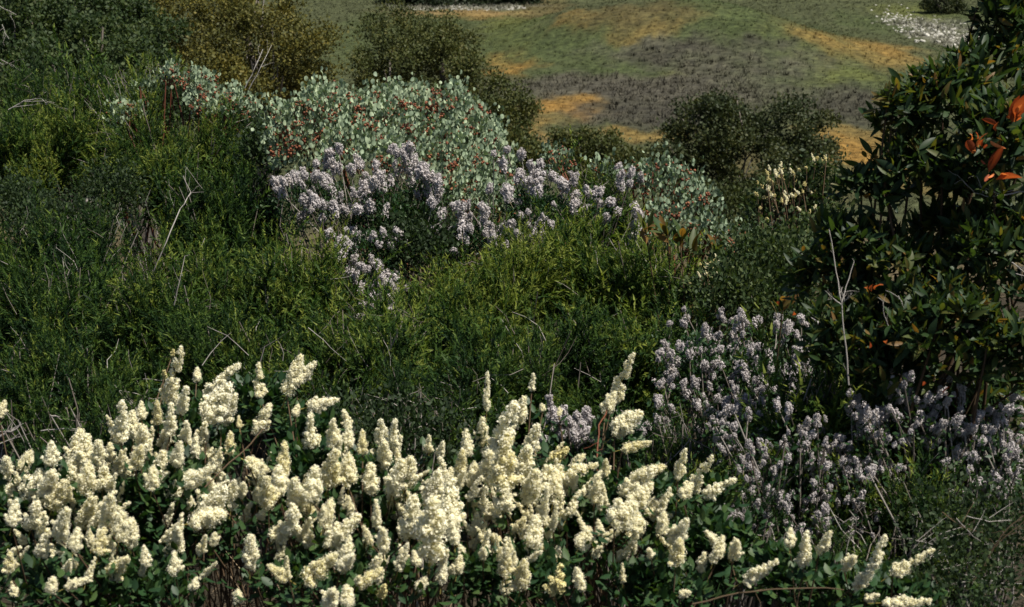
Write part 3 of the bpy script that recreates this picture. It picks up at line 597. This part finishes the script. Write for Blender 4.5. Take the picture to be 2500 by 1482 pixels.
# the small white flowering shrub far behind
def far_white(label, pts, d, lobes):
    root = thing('white_flowering_shrub', label, 'shrub', base_of(lobes)); b = np.array(root.location); st = Soup()
    for (x, y) in pts:
        for q in range(6):
            bx, by = x+rng.normal()*13, y+rng.normal()*12; dd = d+rng.normal()*.08; L = U(14, 30)*dd/F; W = U(8, 12)*dd/F
            p0 = at(bx, by, dd); ax = np.array((rng.normal()*.45, rng.normal()*.3, 1)); place('flower_cluster', WH['yel' if U() < .5 else 'thin'][rng.integers(2)], root, p0, frames(ax[None])[0], (W, W, L/3))
            v, f = tube(bent(b, p0, 5, .1, .02), .005, .002, 3); st.add(v, f, np.full(len(v), .4))
    st.build('stems', M['twig'], root); foliage(root, lobes, 3500, (.016, .032), M['small'], clump=6, cs=.03, tint=(.1, .8)); return root
far_white('slim cream flowering shrub between the dark airy oak and the big leafy shrub', [(1880,460), (1895,435), (1910,430), (1935,425), (1870,470), (1885,490), (1900,500), (1940,490), (1960,480), (1975,470), (1990,500), (1890,520), (1870,530), (2000,405), (2010,415), (1930,505), (1950,510)], 6.9, [(1910,520,80,70,6.95), (1980,510,70,60,6.9), (2000,440,35,40,6.9)])
far_white('pale yellow spiked shrub beside the right manzanita', [(1740,690), (1755,705), (1735,650), (1800,660), (1780,710), (1860,640), (1720,680)], 6.4, [(1760,720,60,60,6.5), (1800,690,60,50,6.5)])

# lilac flowers
LI = [cluster_mesh('flower_cluster', 90+i, 1.15, 11, 26, .082, M['lilac'], .0, sub_r=.30, bottom=1.0) for i in range(3)]+[cluster_mesh('flower_cluster', 95+i, 1.5, 8, 18, .10, M['lilac'], .1, sub_r=.26, bottom=1.0, tone=-.14+.1*i) for i in range(2)]
SLEAF = blade_tpl(1, .45, .2, .1, 2, True)
def lilac(label, pts, dfun, lobes, nleaf, per=(3, 6), size=(13, 28), jit=19):
    root = thing('lilac_flowering_shrub', label, 'shrub', base_of(lobes), 'lilac flowering shrubs'); b = np.array(root.location); st = Soup(); lf = Soup(); cnt = 0
    for (x, y) in pts:
        d0 = dfun(x, y)
        for q in range(rng.integers(*per)):
            if cnt >= 296: break
            bx, by = x+rng.normal()*jit, y+rng.normal()*jit*.8; d = d0+rng.normal()*.06; k = d/F; W = U(*size)*k
            p0 = at(bx, by, d); ax = nrm(np.array((rng.normal()*.4, rng.normal()*.4-.2, 1.0))); place('flower_cluster', LI[rng.integers(5)], root, p0-ax*W*.4, frames(ax[None])[0], (W, W, W*U(.9, 1.5))); cnt += 1
            if q < 2:
                v, f = tube(bent(b+rng.normal(size=3)*.05, p0, 6, .15, .02), .006, .002, 4); st.add(v, f, np.full(len(v), U(.1, .8)))
            m = 10; c = p0-ax*U(.01, .10, m)[:, None]+rng.normal(size=(m, 3))*.02; dd = nrm(rng.normal(size=(m, 3))+np.array((0, 0, .5)))
            lf.inst(SLEAF, frames(dd), U(.012, .024, m), c, U(0, .9, m))
    p, nn, r = shell([(l[0], l[1]+25, l[2]*1.05, l[3]*1.15, l[4]) for l in lobes], int(nleaf*2.2), .4, .2); dd = nrm(nn*.5+rng.normal(size=p.shape)*.7+np.array((0, 0, .4)))
    lf.inst(SLEAF, frames(dd), U(.014, .028, len(p)), p, U(-.1, .8, len(p)))
    lf.build('foliage', M['ceano'], root); st.build('stems', M['bark'], root)
    return root
def pts(s): 
    q = list(map(float, s.split())); return list(zip(q[::2], q[1::2]))
lilac('lilac flowering shrub in front of the large round manzanita with a trailing tail', pts('690 450 720 440 745 425 770 440 800 455 820 400 800 375 840 420 860 400 740 480 770 500 800 500 830 480 870 490 850 510 880 500 905 460 940 455 960 430 900 520 970 385 990 375 1010 380 990 410 1050 430 1065 440 1040 455 1000 430 930 460 1080 500 1070 480 850 590 840 600 870 565 900 575 930 580 945 595 960 590 830 610 860 640 880 650 870 670 895 690 915 680 940 680 960 690 885 690 900 740 930 740 950 750 960 770 885 770 850 520 775 520 700 470'),
      lambda x, y: 7.7-(y-400)/400*.9, [(790,500,130,90,7.7), (950,520,130,90,7.6), (900,600,100,60,7.3), (930,690,70,60,7.1), (1040,480,70,60,7.7)], 4200)
lilac('lilac flowering shrub to the right of the manzanita foot', pts('1240 390 1250 410 1280 415 1300 430 1330 430 1350 450 1370 455 1390 460 1430 490 1450 485 1400 490 1290 460 1260 470 1240 490 1130 520 1110 545 1100 575 1140 545 1160 530 1180 560 1200 550 1215 580 1240 560 1180 590 1270 550 1290 540 1260 590 1220 600 1140 590 1320 560 1540 430 1525 440 1500 540 1550 565 1400 500 1310 480 1150 570'),
      lambda x, y: 7.7-(y-400)/400*.9, [(1180,580,110,60,7.4), (1300,510,110,70,7.6), (1420,500,80,60,7.7)], 3200, per=(2, 5))
XC = [(U(1600, 1980), U(770, 1090)) for _ in range(40)]; XE = [(U(1740, 2150), U(1010, 1300)) for _ in range(34)]; XD = [(U(2060, 2500), U(980, 1200)) for _ in range(22)]
lilac('lilac flowering shrub in the right middle above the feathery tufts', XC+pts('1650 870 1680 860 1700 880 1730 840 1760 850 1790 830 1810 850 1830 870 1850 890 1750 900 1780 930 1800 950 1680 950 1700 960 1640 910 1630 950 1740 960 1800 1000 1830 1030 1850 1060 1820 1040 1880 1050 1940 880 1960 890 1920 780 1910 800 1840 920 1770 790 1790 780 1720 830 1870 960 1900 900 1860 1000 1940 910 1880 860'),
      lambda x, y: 5.3-(y-800)/250*.5, [(1740,900,120,90,5.2), (1850,930,110,90,5.1), (1840,1040,80,60,4.8)], 3200, per=(3, 6), size=(11, 23))
lilac('lilac flowering shrub along the right edge under the big leafy shrub', XD+pts('2080 990 2100 1000 2130 1010 2190 930 2200 950 2210 920 2170 945 2330 940 2340 970 2290 980 2150 1010 2180 1020 2210 1000 2230 990 2250 1010 2270 1030 2300 1020 2320 1050 2350 1040 2180 1060 2160 1080 2200 1080 2230 1060 2260 1090 2390 1040 2410 1060 2430 1050 2450 1080 2470 1050 2490 1070 2380 1090 2400 1110 2360 1100 2430 1120 2460 1130 2370 1150 2390 1180 2350 1190 2420 1190 2440 1150 2470 1200 2490 1160 2080 1240 2100 1260 2120 1130 2100 1150 2480 1110 2330 1120 2300 1130 2120 1040 2140 1160 2150 1170'),
      lambda x, y: 4.0-(y-950)/250*.15, [(2180,1080,110,70,4.1), (2320,1110,120,80,4.05), (2440,1140,90,90,4.0), (2300,1250,180,100,4.0)], 4200, per=(3, 6), size=(12, 24))
lilac('sparse lilac flowering shrub between the feathery tufts and right white blossoms', XE+pts('1820 1150 1850 1130 1860 1160 1830 1200 1870 1220 1900 1240 1920 1220 1850 1250 1890 1270 1930 1260 1840 1280 1810 1260 1960 1190 2000 1180 2010 1160 1990 1040 2010 1030 1970 1060 1950 1090 1990 1100 2020 1100 1760 1240 1750 1260 1860 1090 1940 1080 2070 1310 2110 1300 1860 1300'),
      lambda x, y: 3.95-(y-1100)/250*.25, [(1860,1220,90,80,4.1), (1960,1130,90,70,4.2), (1900,1280,70,50,3.9)], 1800, per=(3, 6), size=(11, 22))
lilac('small lilac flowering shrub just behind the base of the tall white spike', pts('1350 1010 1375 1050 1390 1070 1410 1050 1430 1065 1360 1080 1400 1030 1450 1080 1530 1060 1545 1050 1440 1000 1370 1030'),
      lambda x, y: 4.3, [(1400,1080,80,50,4.35), (1520,1070,50,40,4.35)], 900, per=(3, 6), size=(20, 32))

# ------------------------------------------------------------------ big leafy shrub on the right, and its sprouts
TL = [blade_tpl(1, .25+.02*i, .25, .10+.05*i, 5) for i in range(4)]
TL_ME = [mesh_of('leaf', TL[i % 4][0], TL[i % 4][1], M['toyon'], tint=TL[i % 4][2]+.05+.085*i) for i in range(12)]
DLT = [blade_tpl(1, .30, .55, .25+.2*i, 6) for i in range(4)]
DL_ME = [mesh_of('dead_leaf', DLT[i][0], DLT[i][1], M['dead_leaf'], tint=DLT[i][2]*3+(.0, .25, .5, .7)[i]) for i in range(4)]
def rosettes(root, p, axis, L, per, nparts, tint, spread=(.35, .9)):
    n = len(p); P = np.repeat(p, per, 0); A = np.repeat(nrm(axis), per, 0); k = np.tile(np.arange(per), n)
    x = np.repeat(frames(axis), per, 0); an = k*2.4+np.repeat(U(0, 6.28, n), per)
    rad = x[:, :, 0]*np.cos(an)[:, None]+x[:, :, 1]*np.sin(an)[:, None]; sp = U(*spread, n*per)*(1+.4*(k/per))
    z = nrm(A*np.cos(sp)[:, None]+rad*np.sin(sp)[:, None]+rng.normal(size=P.shape)*.24)
    xh = np.cross(A, z)+rng.normal(size=P.shape)*.35; R = frames(z, xhint=xh)
    # the blade's face looks back along the shoot axis
    P = P-A*(k*.006)[:, None]+rng.normal(size=P.shape)*.010
    Ls = U(*L, n*per)*(1-.25*(k == 0)); tt = U(*tint, n*per)+.12*(k == 0)
    dist = np.linalg.norm(P+z*Ls[:, None]*.5-np.array((0, 0, CZ)), axis=1)
    order = np.argsort(dist)[:max(nparts, int(len(P)*.55))]; big = np.zeros(len(P), bool); big[rng.permutation(order)[:nparts]] = True
    for i in np.nonzero(big)[0]: place('leaf', TL_ME[min(11, max(0, int(tt[i]*12)))], root, P[i], R[i], Ls[i])
    if (~big).any():
        s = Soup(); rest = np.nonzero(~big)[0]
        for q in range(4):
            e = rest[q::4]; s.inst(TL[q], R[e], Ls[e], P[e], tt[e])
        s.build('foliage', M['toyon'], root)
toy = [(2450,100,85,170,4.5), (2370,190,70,90,4.4), (2310,260,130,110,4.35), (2200,270,70,60,4.3), (2440,380,130,160,4.2), (2230,400,110,80,4.3), (2330,440,120,80,4.4), (2120,460,80,50,4.3), (2430,640,160,150,4.15), (2100,600,130,70,4.3), (2030,690,110,100,4.3), (2200,690,130,110,4.2),
       (2290,800,190,130,4.05), (2440,880,110,110,3.95), (2080,830,120,100,4.15), (2170,900,130,70,4.05), (2320,560,110,60,4.4), (2200,1010,150,90,4.3), (2400,1020,150,90,4.25), (2300,1150,180,110,4.4)]
root = thing('leafy_shrub', 'big dark shrub with long glossy leaves along the right edge', 'shrub', base_of(toy, .2))
p, nn, r = shell(toy, 1900, .45, .15, power=.6)
rosettes(root, p, nn*.7+np.array((-.15, -.25, .9))+rng.normal(size=p.shape)*.55, (.036, .066), 8, 298, (.0, .9), (.15, .85))
limbs(root, toy, 60, .013, .003, M['twig'], t=.1)
for (x, y, tx, ty) in ((2390,360,2372,312), (2400,365,2415,345), (2378,375,2365,350), (2425,400,2420,372), (2440,435,2462,410), (2415,425,2400,450), (2432,320,2425,290), (2472,300,2480,222), (2478,300,2500,262), (2465,290,2448,268), (2490,285,2495,240), (2128,712,2120,682), (2135,708,2142,680), (2118,705,2108,688),
                      (1902,745,1896,728), (1935,770,1948,758), (2122,850,2130,832), (2165,840,2155,815), (2303,962,2310,940), (2252,942,2262,925), (2395,390,2410,410), (2385,340,2395,318)):
    d = 3.85 if y > 600 else 3.98; a0 = at(x, y, d); b0 = at(tx, ty, d-.02)
    for q in range(1 if y > 600 else 2):
        a = a0+rng.normal(size=3)*.012*(q > 0); b = b0+rng.normal(size=3)*.022*(q > 0); ax = b-a
        R = frames(ax[None], xhint=np.cross(ax, np.array((0, -1., .4))+rng.normal(size=3)*.4)[None])[0]; place('dead_leaf', DL_ME[rng.integers(4)], root, a, R, np.linalg.norm(ax)*U(.7, 1.1))
def sprout(label, tips, d, L):
    lob = [(x, y, 20, 20, d) for x, y in tips]; r0 = thing('leafy_sprout', label, 'plant', base_of(lob)); p = at(np.array([t[0] for t in tips]), np.array([t[1] for t in tips]), np.full(len(tips), d))
    rosettes(r0, p, np.tile(np.array((0, -.2, 1.)), (len(p), 1))+rng.normal(size=p.shape)*.2, L, 8, len(p)*8, (.5, 1.0), (.08, .42))
    s = Soup()
    for q in p:
        v, f = tube(bent(np.array(r0.location), q, 6, .1, .01), .004, .0025, 5); s.add(v, f, np.full(len(v), .2))
    s.build('stems', M['twig'], r0); return r0
sprout('group of upright yellowing broad leaves beside the right manzanita', [(1575,560), (1630,570), (1690,600), (1745,610), (1660,580)], 6.7, (.09, .13))
sprout('yellow green leaf rosette left of the bare forked stem', [(1912,745)], 5.0, (.06, .09))
sprout('dark broad leaves poking up in the shade of the yellow green shrub', [(1690,800), (1720,790)], 6.2, (.09, .13))

# ------------------------------------------------------------------ bare and dead wood, each a thing of its own
def dead(name, label, strokes, cat='branch', mat='dead', group=None):
    """strokes: lists of (px, py, d) with a start and end thickness in px"""
    a = at(*strokes[0][0][0]); s = Soup()
    for pl, w0, w1 in strokes:
        P = np.array([at(*q) for q in pl]); n = len(P); t = np.linspace(0, n-1, n*3-2)
        Q = np.stack([np.interp(t, np.arange(n), P[:, i]) for i in range(3)], 1); k = pl[0][2]/F
        Q[1:-1] += rng.normal(size=Q[1:-1].shape)*w0*k*.14
        v, f = tube(Q, w0*k*.29, w1*k*.28, 6); s.add(v, f, np.full(len(v), U(.25, .6)))
        for _ in range(4 if len(pl) > 2 else 2):
            g = Q[rng.integers(1, len(Q))]; e = g+nrm(nrm((Q[-1]-Q[0])[None])+rng.normal(size=(1, 3))*.7)[0]*U(14, 46)*k
            v, f = tube(bent(g, e, 4, .15, .05), w1*k*.26, w1*k*.12, 3); s.add(v, f, np.full(len(v), U(.1, .5)))
    o = s.build(name, M[mat], None, None, origin=a, smooth=True); return tag(o, label, cat, group)
dead('dead_branch', 'long pale dead stem leaning right through the left feathery shrubs', [([(335,770,6.7), (372,670,6.6), (405,590,6.6), (440,510,6.7), (466,470,6.8)], 7, 4), ([(466,470,6.8), (447,430,6.9)], 3, 2)])
dead('dead_branch', 'short pale dead stem right of the long leaning one', [([(425,745,6.2), (438,690,6.2), (451,625,6.25)], 6, 3)])
dead('dead_branch', 'left of the two upright dead stems before the golden oak', [([(598,215,9.3), (622,165,9.3), (642,120,9.4)], 5, 2)])
dead('dead_branch', 'right of the two upright dead stems before the golden oak', [([(608,218,9.2), (636,165,9.2), (663,110,9.3)], 5, 2)])
dead('dead_branch', 'thick grey fallen branch lying at the lower left edge', [([(-40,1090,4.5), (10,1060,4.5), (40,1047,4.5)], 16, 9)])
dead('dead_branch', 'thin grey fallen branch just below the thick one', [([(-30,1095,4.4), (20,1075,4.4), (50,1066,4.4)], 8, 4)])
dead('dead_branch', 'pale twig lying level above the left white blossoms', [([(100,1052,4.45), (150,1046,4.45), (200,1047,4.45)], 6, 4), ([(125,1016,4.5), (155,1016,4.5)], 9, 6)])
dead('dead_branch', 'bent grey bare twig arching at the far left edge', [([(20,268,9.6), (60,246,9.6), (100,240,9.6), (115,255,9.6)], 4, 2), ([(60,248,9.6), (112,246,9.6)], 3, 2), ([(30,262,9.6), (80,256,9.6)], 3, 2)])
dead('dead_branch', 'pale bare twigs hanging at the top left corner', [([(-10,10,14), (20,25,14), (40,36,14)], 4, 2), ([(-10,140,14), (15,152,14), (35,160,14)], 5, 2), ([(-5,150,14), (10,158,14)], 4, 2), ([(5,60,14), (15,85,14), (22,95,14)], 3, 2)])
dead('bare_branch', 'bare forked grey stem standing before the big leafy shrub', [([(2072,940,3.85), (2066,850,3.87), (2057,745,3.9), (2040,660,3.95), (2024,560,4.0)], 8, 4), ([(2055,745,3.9), (2035,730,3.88), (2015,710,3.86)], 6, 3), ([(2057,740,3.9), (2072,725,3.88), (2080,715,3.88)], 5, 3), ([(2055,738,3.9), (2066,700,3.92), (2085,640,3.95)], 5, 3)])
dead('dead_branch', 'white bare branch reaching level across the dark leafy shrub', [([(2500,468,4.1), (2460,474,4.1), (2420,480,4.12), (2380,470,4.15), (2350,440,4.15)], 8, 4), ([(2400,470,4.1), (2385,430,4.1)], 4, 2), ([(2440,474,4.1), (2395,455,4.1)], 4, 2)])
dead('dead_branch', 'short white snapped twigs low in the dark leafy shrub', [([(2170,800,3.95), (2158,770,3.95), (2155,735,3.95)], 5, 3), ([(2195,730,3.95), (2193,722,3.95)], 6, 4)])
dead('dead_branch', 'white twig slanting at the right edge of the dark leafy shrub', [([(2470,640,3.9), (2505,668,3.9)], 6, 4), ([(2480,668,3.9), (2505,675,3.9)], 4, 3)])
dead('dead_frond', 'curled tan dead stem at the lower right edge', [([(2420,1345,3.2), (2445,1310,3.2), (2470,1280,3.2), (2505,1255,3.2)], 7, 4), ([(2425,1342,3.2), (2460,1305,3.2), (2505,1268,3.2)], 5, 3), ([(2360,1440,3.2), (2390,1400,3.2), (2425,1342,3.2)], 6, 5)], mat='litter')
dead('dead_branch', 'long straight tan stem lying across the bottom right', [([(1690,1475,2.95), (1800,1448,2.95), (1930,1434,2.95), (2060,1440,2.95)], 9, 5)], mat='litter')
dead('bare_branch', 'olive green bare stem slanting up through the left white blossoms', [([(500,1190,3.25), (560,1130,3.3), (610,1085,3.35), (640,1050,3.4)], 7, 5)], mat='twig')
dead('bare_branch', 'reddish stem carrying the tall white spike', [([(1462,1180,3.5), (1458,1100,3.6), (1462,1040,3.65), (1482,1000,3.72)], 8, 6)], mat='rust')
# tangle of bare twigs in the lower right corner: every twig a thing
TW = [(2210,1440,2500,1425), (2200,1400,2330,1330), (2330,1260,2420,1340), (2300,1250,2400,1300), (2230,1350,2370,1280), (2210,1410,2380,1370), (2360,1260,2470,1270), (2190,1390,2280,1300), (2400,1480,2440,1360), (2260,1482,2300,1380), (2340,1400,2480,1460), (2280,1330,2200,1310)]
WHERE = ['longest level bare twig at the bottom right', 'bare twig forking up right of the last white head', 'upper bare twig sloping toward the tan stem', 'short bare twig at the top of the right tangle', 'bare twig slanting under the feathery tuft', 'bare twig crossing the middle of the tangle', 'pale level twig near the right edge',
         'bare twig beside the lowest right white head', 'upright bare twig below the tan stem', 'bare twig rising from the bottom edge', 'bare twig sloping down to the right corner', 'small bare twig above the last white head']
for (a, b, c, e), lab in zip(TW, WHERE):
    dead('bare_twig', lab, [([(a, b, 3.35), ((a+c)/2, (b+e)/2+U(-14, 14), 3.33), (c, e, 3.36)], 5.0, 2.0), ([((a+c)/2, (b+e)/2, 3.33), ((a+c)/2+U(20, 60), (b+e)/2-U(10, 60), 3.36)], 3, 1.5)], 'twig', 'twig' if U() < .3 else 'dead', 'bare twigs tangled in the lower right corner')
# fine dry twigs and litter on the slope under the shrubs
n = 5200; y = 2.2+12*U(0, 1, n)**1.2; x = U(-.40, .40, n)*y; s = Soup()
TWT = (np.array(((-.01, 0, 0), (.01, 0, 0), (0, .0, 1.), (0, .012, .3))), np.array(((0, 1, 2), (0, 3, 2))), np.zeros(4))
d = nrm(rng.normal(size=(n, 3))*np.array((1, 1, .5))); s.inst(TWT, frames(d), U(.08, .3, n), np.stack([x, y, ground(x, y)+U(.01, .25, n)], 1), U(0, 1, n))
s.build('dry_litter', M['litter'], None).__setitem__('label', 'dry twigs and litter on the slope under the shrubs')
# dead grey inner twigs that show between the feathery shrubs
s = Soup(); n = 900
for lobes, *_ in CH:
    p, nn, r = shell(lobes, 22, .5, .2); dd = nrm(nn*.6+rng.normal(size=p.shape)*.6+np.array((0, 0, .6)))
    for q, e in zip(p, dd):
        v, f = tube(bent(q-e*U(.06, .16), q+e*U(.0, .07), 4, .15, .05), .0018, .0008, 3); s.add(v, f, np.full(len(v), U(.2, 1)))
o = s.build('undergrowth', M['bark'], None); o['label'] = 'thin grey dead twigs caught among the feathery shrubs'
